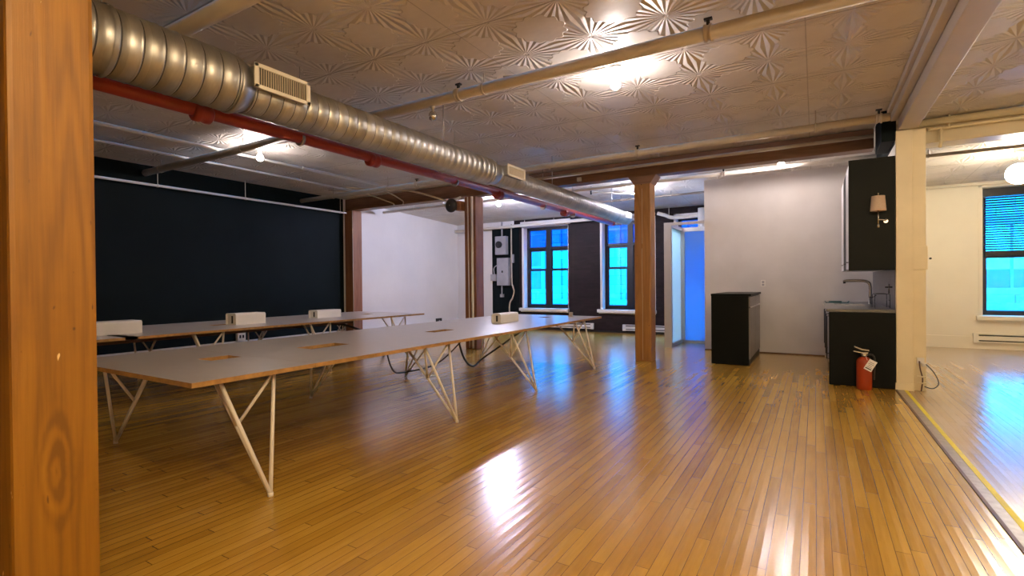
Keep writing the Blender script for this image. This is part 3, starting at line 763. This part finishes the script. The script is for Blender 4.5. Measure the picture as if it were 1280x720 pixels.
# ------------------------------------------------------------------ long tables
TZ = .762
def tabletop(mb, x0, x1, y0, y1, holes):
    """slab with rectangular cut outs; top in laminate (0), edges in plywood (1)"""
    xs = sorted({x0, x1, *[h[0] for h in holes], *[h[1] for h in holes]})
    ys = sorted({y0, y1, *[h[2] for h in holes], *[h[3] for h in holes]})
    t = .03
    inhole = lambda a, b: any(h[0] < a < h[1] and h[2] < b < h[3] for h in holes)
    solid = lambda i, j: 0 <= i < len(xs)-1 and 0 <= j < len(ys)-1 and not inhole((xs[i]+xs[i+1])/2, (ys[j]+ys[j+1])/2)
    for i in range(len(xs)-1):
        for j in range(len(ys)-1):
            if not solid(i, j): continue
            a, b, c_, d = xs[i], xs[i+1], ys[j], ys[j+1]
            mb.quad((a, c_, TZ), (b, c_, TZ), (b, d, TZ), (a, d, TZ), mi=0)
            mb.quad((a, c_, TZ-t), (a, d, TZ-t), (b, d, TZ-t), (b, c_, TZ-t), mi=1)
            if not solid(i-1, j): mb.quad((a, c_, TZ), (a, d, TZ), (a, d, TZ-t), (a, c_, TZ-t), mi=1)
            if not solid(i+1, j): mb.quad((b, c_, TZ), (b, d, TZ), (b, d, TZ-t), (b, c_, TZ-t), mi=1)
            if not solid(i, j-1): mb.quad((a, c_, TZ), (b, c_, TZ), (b, c_, TZ-t), (a, c_, TZ-t), mi=1)
            if not solid(i, j+1): mb.quad((a, d, TZ), (b, d, TZ), (b, d, TZ-t), (a, d, TZ-t), mi=1)
    bmesh.ops.remove_doubles(mb.bm, verts=list(mb.bm.verts), dist=1e-5)

def table_leg(sx, x_edge, yc):
    """splayed rod leg; sx = +1 for the side facing the kitchen"""
    zt = TZ-.032
    F = Vector((x_edge + sx*.15, yc, .012)); tp = lambda dx, dy: Vector((x_edge - sx*dx, yc+dy, zt))
    A, B, Cc = tp(.10, .20), tp(.10, -.17), tp(.53, .0)
    N = F.lerp(Cc, .53)
    r = .0125
    mb = MB()
    for q in (A, B, Cc): mb.tube([F, q], r, 10)
    for q in (A, B): mb.tube([N, q + Vector((0, .0, 0))], r*.85, 10)
    mb.tube([F + Vector((0, 0, -.012)), F + Vector((0, 0, .012))], .017, 10)
    mb.box(min(A.x, Cc.x)-.03, max(A.x, Cc.x)+.03, yc-.03, yc+.03, zt-.004, zt)
    return mb

def make_table(label, x0, x1, y0, y1, ys, holes, seams):
    t = thing('long_table', label, 'table', ((x0+x1)/2, (y0+y1)/2, 0), 'long shared tables')
    cuts = [y0] + seams + [y1]
    for a, b in zip(cuts, cuts[1:]):
        mb = MB(); tabletop(mb, x0, x1, a+.0012, b-.0012, [h for h in holes if a < h[2] < b])
        mb.build('tabletop', [M['tabletop'], M['ply']], t)
    for yc in ys:
        for sx in (1, -1):
            table_leg(sx, x1 if sx > 0 else x0, yc).build('leg', M['leg'], t)
    xc = (x0+x1)/2
    MB().box(xc-.14, xc+.14, y0+.7, y1-1.1, TZ-.14, TZ-.128).box(xc-.14, xc-.128, y0+.7, y1-1.1, TZ-.128, TZ-.032).box(xc+.128, xc+.14, y0+.7, y1-1.1, TZ-.128, TZ-.032).build('cable_tray', M['dark_wood'], t)
    return t
hs = [(-4.09, -3.90, 2.09, 2.33), (-4.02, -3.80, 2.90, 3.33), (-3.98, -3.82, 4.60, 4.98), (-3.96, -3.80, 7.42, 7.62)]
make_table('long white topped table nearest the viewer, with rectangular cable cut-outs', -4.93, -3.09, 1.545, 8.08, [1.93, 3.86, 5.46, 7.36], hs, [2.39, 5.9])
hs2 = [(a-3.55, b-3.55, c_-.6, d-.6) for a, b, c_, d in hs[1:]]
make_table('long white topped table standing along the black wall', -8.42, -6.58, .95, 7.62, [1.75, 3.55, 5.25, 6.98], hs2, [2.6, 5.2])

# cables sagging under the tables
def cable(pts, r, label, name='cable', mat=None):
    return tag(MB().tube(arc(pts), r, 8).build(name, mat or M['rubber'], loc=pts[0]), label, 'cable')
cable([(-3.9, 5.15, .64), (-3.95, 5.35, .35), (-4.2, 5.9, .15), (-4.35, 6.4, .20), (-4.05, 7.0, .55), (-3.95, 7.2, .64)], .013, 'black cable bundle sagging beneath the far half of the near table')
cable([(-3.9, 3.9, .63), (-4.0, 4.1, .38), (-4.2, 4.5, .28), (-4.1, 5.0, .33), (-3.9, 5.3, .63)], .009, 'black cable bundle sagging beneath the middle of the near table')
cable([(-7.5, 6.05, .64), (-7.4, 6.35, .60), (-7.2, 6.75, .42), (-7.15, 6.95, .28), (-7.1, 7.05, .015)], .022, 'thick black cable curving down to the floor under the far table')

# power boxes: bent white sheet steel, open at both ends
def power_box(x, y, l, w, h, rot, label, flange=0.):
    t = thing('power_box', label, 'cable box', (x, y, TZ), 'white power boxes on the long tables')
    R_ = .03; th = .008
    outer = []
    for k in range(7): a = PI - k*PI/12; outer.append((-w/2+R_+R_*math.cos(a), h-R_+R_*math.sin(a)))
    for k in range(7): a = PI/2 - k*PI/12; outer.append((w/2-R_+R_*math.cos(a), h-R_+R_*math.sin(a)))
    poly = [(-w/2, 0)] + outer + [(w/2, 0), (w/2-th, 0)]
    q = R_-th
    for k in range(7): a = k*PI/12; poly.append((w/2-R_+q*math.cos(a), h-R_+q*math.sin(a)))
    for k in range(7): a = PI/2 + k*PI/12; poly.append((-w/2+R_+q*math.cos(a), h-R_+q*math.sin(a)))
    poly += [(-w/2+th, 0)]
    mb = MB(); mb.prism(poly, -l/2, l/2, 'y')
    bmesh.ops.rotate(mb.bm, verts=list(mb.bm.verts), cent=(0, 0, 0), matrix=Matrix.Rotation(rot, 3, 'Z'))
    bmesh.ops.translate(mb.bm, verts=list(mb.bm.verts), vec=(x, y, TZ))
    mb.build('folded_cover', M['white_metal'], t)
    mb = MB(); mb.box(-w/2+th, w/2-th, -l/2+.025, l/2-.025, .0, h-th)
    for e in (-l/2+.022, l/2-.022): mb.box(-.014, .014, e-.004, e+.004, .02, h*.78, 1)
    bmesh.ops.rotate(mb.bm, verts=list(mb.bm.verts), cent=(0, 0, 0), matrix=Matrix.Rotation(rot, 3, 'Z'))
    bmesh.ops.translate(mb.bm, verts=list(mb.bm.verts), vec=(x, y, TZ))
    mb.build('end_plates', [M['white_metal'], M['rubber']], t)
    return t
power_box(-3.93, 6.35, .50, .16, .135, 0, 'white power box on the near table, in front of the electrical panels')
power_box(-7.22, 2.72, .52, .28, .155, 0, 'white power box on the far table closest to the foreground post')
power_box(-7.28, 4.42, .46, .26, .165, 0, 'white power box in the middle of the far table')
power_box(-7.42, 5.95, .50, .24, .135, 0, 'white power box at the far end of the far table near the black wall post')
pc = thing('desk_clip', 'small pale clip on the far right end of the near table', 'clip', (-3.55, 7.85, TZ))
MB().box(-3.60, -3.50, 7.82, 7.88, TZ, TZ+.012, bevel=.003).build('foot', M['pipe'], pc)
MB().box(-3.585, -3.515, 7.84, 7.86, TZ+.012, TZ+.075, bevel=.006).build('upright', M['pipe'], pc)

# floor box on the wall behind the far table and the wall raceway
rc = thing('wall_raceway', 'long pale cable raceway along the foot of the left walls', 'raceway', (XL, 6, .2))
MB().box(XL, XL+.045, YF+.02, 8.38, .19, .245, bevel=.004).build('raceway_run', M['pipe_white'], rc)
MB().box(XL, XL+.045, 8.72, YB-.02, .19, .245, bevel=.004).build('raceway_run', M['white_wall'], rc)
ob = thing('outlet_box', 'white outlet box on the raceway under the far table', 'outlet', (XL, 5.8, .25))
MB().box(XL+.002, XL+.08, 5.72, 5.88, .25, .42, bevel=.006).build('box_body', M['pipe_white'], ob)
MB().box(XL+.079, XL+.083, 5.75, 5.785, .30, .36).box(XL+.079, XL+.083, 5.81, 5.845, .30, .36).build('sockets', M['rubber'], ob)
ob = thing('outlet_box', 'small dark outlet box on the raceway of the white wall', 'outlet', (XL, 11.9, .17))
MB().box(XL+.045, XL+.09, 11.78, 12.02, .14, .31, bevel=.006).build('box_body', M['black_metal'], ob)
MB().lathe([(.03, 0), (.03, .006)], (XL+.09, 11.9, .225), 'x', 12).build('socket_face', M['elec'], ob)
ob = thing('wall_outlet', 'white outlet plate on the kitchen wall above the island', 'outlet', (-.83, 10.45, 1.3))
MB().box(-.868, -.792, 10.441, 10.449, 1.235, 1.355, bevel=.003).build('plate', M['sill'], ob)
MB().box(-.85, -.81, 10.438, 10.442, 1.30, 1.335).box(-.85, -.81, 10.438, 10.442, 1.25, 1.285).build('sockets', M['elec'], ob)

# ------------------------------------------------------------------ island
il = thing('kitchen_island', 'tall black island cabinet standing against the white kitchen wall', 'cabinet', (-1.17, 9.6, 0))
MB().box(-1.455, -.90, 8.72, 10.43, .0, 1.10, bevel=.004).build('body', M['cabinet'], il)
MB().box(-1.46, -.865, 8.715, 10.432, 1.10, 1.135, bevel=.004).build('top', M['cabinet'], il)
for a, b in ((8.75, 9.58), (9.60, 10.41)):
    dr = MB().box(-.90, -.882, a, b, .93, 1.08, bevel=.003).build('drawer', M['cabinet_grey'], il)
    MB().box(-.882, -.862, a+.02, b-.02, .915, .93, bevel=.002).build('pull_lip', M['kitchen_wall'], dr)
    do = MB().box(-.90, -.882, a, b, .10, .90, bevel=.003).build('door', M['cabinet_grey'], il, 'grey cabinet door')
MB().box(-.90, -.892, 8.75, 10.41, .0, .08).build('plinth', M['rubber'], il)

# ------------------------------------------------------------------ kitchen counter
kc = thing('base_cabinet', 'black sink base cabinet with a plain end panel', 'cabinet', (.49, 9.0, 0))
MB().box(.148, .836, 7.63, 7.67, 0, .93, bevel=.012).build('end_panel', M['cabinet'], kc)
MB().box(.19, .836, 7.67, 10.44, .09, .93).box(.24, .836, 7.67, 10.44, 0, .09).build('body', M['cabinet'], kc)
for a, b in ((7.70, 8.30), (8.32, 8.92), (8.94, 9.66), (9.68, 10.40)):
    do = MB().box(.17, .19, a, b, .11, .92, bevel=.003).build('door', M['cabinet_grey'], kc)
    MB().tube([(.17, b-.05, .84), (.135, b-.05, .84), (.135, b-.05, .25), (.17, b-.05, .25)], .009, 8).build('handle', M['black_metal'], do)
ct = thing('worktop', 'grey worktop over the black sink cabinet', 'worktop', (.49, 9.0, .93))
MB().box(.12, .834, 7.625, 10.44, .932, .968, bevel=.006).build('slab', M['counter'], ct)
MB().box(.25, .62, 8.95, 9.55, .9685, .972).build('sink_rim', M['chrome'], ct)
fa = thing('faucet', 'tall chrome kitchen faucet with a long flat spout', 'faucet', (.70, 9.2, .968))
MB().lathe([(.03, 0), (.03, .012), (.02, .02), (.019, .12)], (.70, 9.2, .968), 'z', 16).tube(arc([(.70, 9.2, 1.08), (.70, 9.2, 1.24), (.67, 9.2, 1.305), (.58, 9.2, 1.325), (.40, 9.2, 1.325), (.38, 9.2, 1.315)]), .021, 12).build('spout', M['chrome'], fa)
MB().tube([(.38, 9.2, 1.32), (.38, 9.2, 1.285)], .018, 12).build('nozzle', M['black_metal'], fa)
MB().tube([(.715, 9.2, 1.07), (.775, 9.2, 1.11)], .009, 10).build('lever', M['chrome'], fa)
sp = thing('sponge_tray', 'dark teal tray lying on the sink worktop', 'tray', (.3, 9.8, .968))
MB().prism([(.15, .969), (.45, .969), (.47, .999), (.462, .999), (.443, .975), (.157, .975), (.14, .999), (.13, .999)], 9.7, 9.95, 'y').build('tray_body', M['teal'], sp)
MB().obox(Vector((.28, 9.82, .988)), (.16, .10, .022), Matrix.Rotation(.3, 3, 'Z'), bevel=.006).build('cloth', M['teal'], sp)
rk = thing('wire_dish_rack', 'thin dark wire rack standing by the splashback', 'dish rack', (.74, 8.2, .968))
mb = MB()
for yy in (8.0, 8.35):
    mb.tube(arc([(.66, yy, .97), (.66, yy, 1.12), (.68, yy, 1.15), (.80, yy, 1.15), (.815, yy, 1.12), (.815, yy, .97)], 4), .004, 6)
for zz in (.99, 1.07, 1.145):
    mb.tube([(.66, 8.0, zz), (.66, 8.35, zz)], .003, 6).tube([(.815, 8.0, zz), (.815, 8.35, zz)], .003, 6)
mb.build('wire_frame', M['black_metal'], rk)
wt = thing('wall_tap', 'small dark wall tap above the wire dish rack', 'tap', (.835, 7.95, 1.22))
MB().tube([(.835, 7.95, 1.24), (.79, 7.95, 1.24), (.76, 7.95, 1.24)], .010, 10).build('spout', M['black_metal'], wt)
MB().tube([(.80, 7.95, 1.16), (.80, 7.95, 1.28)], .009, 10).build('handle', M['chrome'], wt)

uc = thing('upper_cabinet', 'tall black upper cabinet hung on the partition above the sink', 'cabinet', (.6, 8.7, 1.45))
MB().box(.362, .834, 7.645, 7.675, 1.452, 2.835, bevel=.004).build('end_panel', M['cabinet'], uc)
MB().box(.385, .834, 7.675, 9.78, 1.47, 2.81).build('body', M['kitchen_wall'], uc)
for a, b in ((7.685, 8.38), (8.385, 9.08), (9.085, 9.77)):
    do = MB().box(.367, .385, a, b, 1.475, 2.805, bevel=.003).build('door', M['kitchen_wall' if a < 8 or a > 9 else 'cabinet'], uc)
    MB().tube([(.367, a+.03, 1.56), (.345, a+.03, 1.56), (.345, a+.15, 1.56), (.367, a+.15, 1.56)], .006, 8).build('handle', M['chrome'], do)

sc = thing('wall_sconce', 'swing arm wall lamp with a beige drum shade on the black cabinet end', 'wall lamp', (.66, 7.64, 2.1))
MB().lathe([(.024, 0), (.024, -.012)], (.74, 7.645, 2.05), 'y', 16).tube([(.74, 7.635, 2.05), (.74, 7.60, 2.05)], .008, 8).build('wall_plate', M['chrome'], sc)
MB().tube([(.745, 7.59, 2.06), (.655, 7.52, 2.06)], .007, 8).tube([(.655, 7.52, 1.99), (.655, 7.52, 2.19)], .007, 8).build('swing_arm', M['chrome'], sc)
MB().lathe([(.012, 1.965), (.014, 1.985), (.012, 2.005)], (.655, 7.52, 0), 'z', 10).build('switch_knob', M['chrome'], sc)
MB().lathe([(.082, 2.165), (.068, 2.345), (.064, 2.345), (.078, 2.165)], (.655, 7.52, 0), 'z', 28, cap=False).build('lamp_shade', M['shade'], sc, 'beige fabric drum shade')
MB().lathe([(.005, 2.19), (.007, 2.37), (.010, 2.375), (.002, 2.388)], (.655, 7.52, 0), 'z', 10).tube([(.59, 7.52, 2.34), (.72, 7.52, 2.34)], .003, 6).build('finial', M['chrome'], sc)

# fire extinguisher
fx = thing('fire_extinguisher', 'red fire extinguisher with a white tag standing by the black end panel', 'fire extinguisher', (.51, 7.50, 0))
X, Y = .51, 7.50
MB().lathe([(.076, .0), (.08, .01), (.08, .33), (.074, .36), (.05, .385), (.028, .395)], (X, Y, 0), 'z', 28).build('cylinder', M['exting'], fx)
MB().lathe([(.026, .39), (.026, .41), (.034, .412), (.034, .435), (.022, .44)], (X, Y, 0), 'z', 16).build('valve', M['brass'], fx)
MB().prism([(X-.11, .455), (X-.02, .438), (X+.04, .440), (X+.04, .452), (X-.02, .450), (X-.11, .466)], Y-.014, Y+.014, 'y').build('carry_handle', M['chrome'], fx)
MB().prism([(X-.10, .51), (X-.02, .475), (X+.05, .468), (X+.05, .480), (X-.02, .489), (X-.10, .522)], Y-.012, Y+.012, 'y').build('squeeze_lever', M['brass'], fx)
MB().tube(arc([(X+.03, Y, .425), (X+.085, Y-.01, .42), (X+.105, Y-.01, .35), (X+.10, Y+.01, .22), (X+.098, Y+.01, .12)]), .011, 10).build('hose', M['rubber'], fx)
tg = MB().obox(Vector((X+.055, Y-.088, .305)), (.085, .002, .135), Matrix.Rotation(math.radians(28), 3, 'Y')).build('inspection_tag', M['tag'], fx, 'white card tag tied to the valve')
mb = MB()
for i in range(5):
    c_ = Vector((X+.055, Y-.0896, .305)) + Matrix.Rotation(math.radians(28), 3, 'Y') @ Vector((0, 0, .035-.02*i))
    mb.obox(c_, ((.05, .06, .04, .06, .066)[i], .0012, .004 if i < 4 else .012), Matrix.Rotation(math.radians(28), 3, 'Y'))
mb.build('printed_lines', M['ink'], tg)
MB().tube([(X+.01, Y-.03, .42), (X+.025, Y-.085, .365)], .002, 6).build('tag_string', M['tag'], tg)
MB().lathe([(.016, -.012), (.016, 0)], (X+.0, Y-.03, .424), 'y', 12).build('pressure_gauge', M['chrome'], fx)

# cables at the foot of the column
cu = thing('cable_outlet', 'white low outlet with a looping brown cord at the foot of the cream column', 'outlet', (1.10, 7.67, .2))
MB().box(1.04, 1.11, 7.655, 7.68, .33, .40, bevel=.004).box(1.085, 1.12, 7.64, 7.668, .30, .34, bevel=.004).build('outlet_body', M['sill'], cu)
MB().tube(arc([(1.06, 7.65, .36), (1.065, 7.62, .27), (1.085, 7.61, .15), (1.07, 7.60, .01)]), .007, 8).build('cord', M['dark_wood'], cu, 'brown cord hanging to the floor')
MB().tube(arc([(1.12, 7.64, .33), (1.19, 7.62, .24), (1.23, 7.60, .12), (1.18, 7.60, .055), (1.10, 7.60, .07)]), .006, 8).build('cord', M['rubber'], cu, 'dark cord looping to the right')
MB().box(1.035, 1.12, 7.59, 7.62, .10, .115).box(1.035, 1.12, 7.59, 7.62, .175, .19).build('cord_clips', M['cream'], cu)

# ------------------------------------------------------------------ street facade outside
fa_ = thing('street_facade', 'pale stone building across the street seen through the windows', 'building', (-3, 23, -8))
FY = 23.
MB().box(-34, 26, FY, FY+1, -9, 7.2).build('facade_wall', M['stone'], fa_)
def fwin(xc, z0, w, h, shade=0, arch=False):
    f = MB()
    f.box(xc-w/2-.18, xc-w/2, FY-.16, FY+.02, z0, z0+h).box(xc+w/2, xc+w/2+.18, FY-.16, FY+.02, z0, z0+h)
    f.box(xc-w/2-.3, xc+w/2+.3, FY-.26, FY+.02, z0-.2, z0).box(xc-w/2-.25, xc+w/2+.25, FY-.2, FY+.02, z0+h, z0+h+.3)
    f.box(xc-.04, xc+.04, FY-.06, FY-.01, z0, z0+h).box(xc-w/2, xc+w/2, FY-.06, FY-.01, z0+h*.52, z0+h*.52+.08)
    fo = f.build('facade_window', M['stone_dark'], fa_)
    MB().box(xc-w/2, xc+w/2, FY-.03, FY-.005, z0, z0+h).build('pane', M['far_glass'], fo)
    if shade: MB().box(xc-w/2+.03, xc+w/2-.03, FY-.05, FY-.031, z0+h*(1-shade), z0+h).build('window_shade', M['shade_white'], fo)
for i in range(19):
    xc = -31 + 3.05*i
    fwin(xc, 1.05, 1.5, 2.1, shade=(.45, 0, .7, .3, .8)[i % 5])
    fwin(xc, 5.0, 1.5, 1.7, shade=(0, .4, .2)[i % 3])
    # arches of the storey below
    ar = MB()
    n = 14
    for rr, dd in ((1.15, .18), (.82, .10)):
        for k in range(n):
            a0 = PI*k/n; a1 = PI*(k+1)/n
            p = lambda r, a: (xc + r*math.cos(a), -1.25 + r*math.sin(a))
            ar.prism([p(rr, a0), p(rr, a1), p(rr-.2, a1), p(rr-.2, a0)], FY-dd, FY+.02, 'y')
    ao = ar.build('arch', M['stone_dark'], fa_)
    MB().prism([(xc+.6*math.cos(PI*k/10), -1.25+.6*math.sin(PI*k/10)) for k in range(11)], FY-.03, FY+.01, 'y').build('arch_window', M['shade_white' if i % 2 else 'far_glass'], ao)
MB().box(-34, 26, FY-.35, FY+.02, .35, .55).box(-34, 26, FY-.22, FY+.02, .12, .35).box(-34, 26, FY-.3, FY+.02, 4.3, 4.75).build('cornice', M['stone_dark'], fa_)
for i in range(20):
    xc = -32.5 + 3.05*i
    MB().box(xc-.28, xc+.28, FY-.14, FY+.02, -9, 4.3).build('pilaster', M['stone'], fa_)
struct(MB().box(-60, 60, YB+.3, 60, -9.2, -9).build('ground', M['asphalt']), 'street far below the windows', 'ground')

# ------------------------------------------------------------------ sky
w = bpy.data.worlds.new('dusk sky'); SC.world = w; w.use_nodes = True
nt = w.node_tree
for n in list(nt.nodes): nt.nodes.remove(n)
g = G(nt)
out = nt.nodes.new('ShaderNodeOutputWorld')
tc = g.n('ShaderNodeTexCoord').outputs['Generated']
z = g.sep(tc)[2]
c = g.ramp(g.m('MULTIPLY_ADD', z, .5, .5), [(.35, (.004, .34, 1.)), (.62, (.004, .34, 1.)), (1., (.004, .31, .95))])
bg = g.n('ShaderNodeBackground'); g.link(c, bg.inputs[0]); bg.inputs[1].default_value = 20.0
g.link(bg.outputs[0], out.inputs[0])

# ------------------------------------------------------------------ camera
f, yaw, pit, rol = 632., .5403, -.0078, -.0085
cy, sy, cp, sp_ = math.cos(yaw), math.sin(yaw), math.cos(pit), math.sin(pit)
F = Vector((-sy*cp, cy*cp, sp_)); R = Vector((cy, sy, 0)); U = R.cross(F)
cr, sr = math.cos(rol), math.sin(rol)
R, U = cr*R + sr*U, -sr*R + cr*U
cam = bpy.data.cameras.new('camera'); co = bpy.data.objects.new('camera', cam); COL.objects.link(co)
mw = Matrix((R, U, -F)).transposed().to_4x4(); mw.translation = (0, 0, 1.32)
co.matrix_world = mw
cam.sensor_width = 36; cam.lens = f*36/1280; cam.clip_start = .02; cam.clip_end = 200
SC.camera = co

vs = SC.view_settings
vs.view_transform = 'Standard'; vs.look = 'None'; vs.exposure = .98; vs.gamma = 1.; vs.use_curve_mapping = False
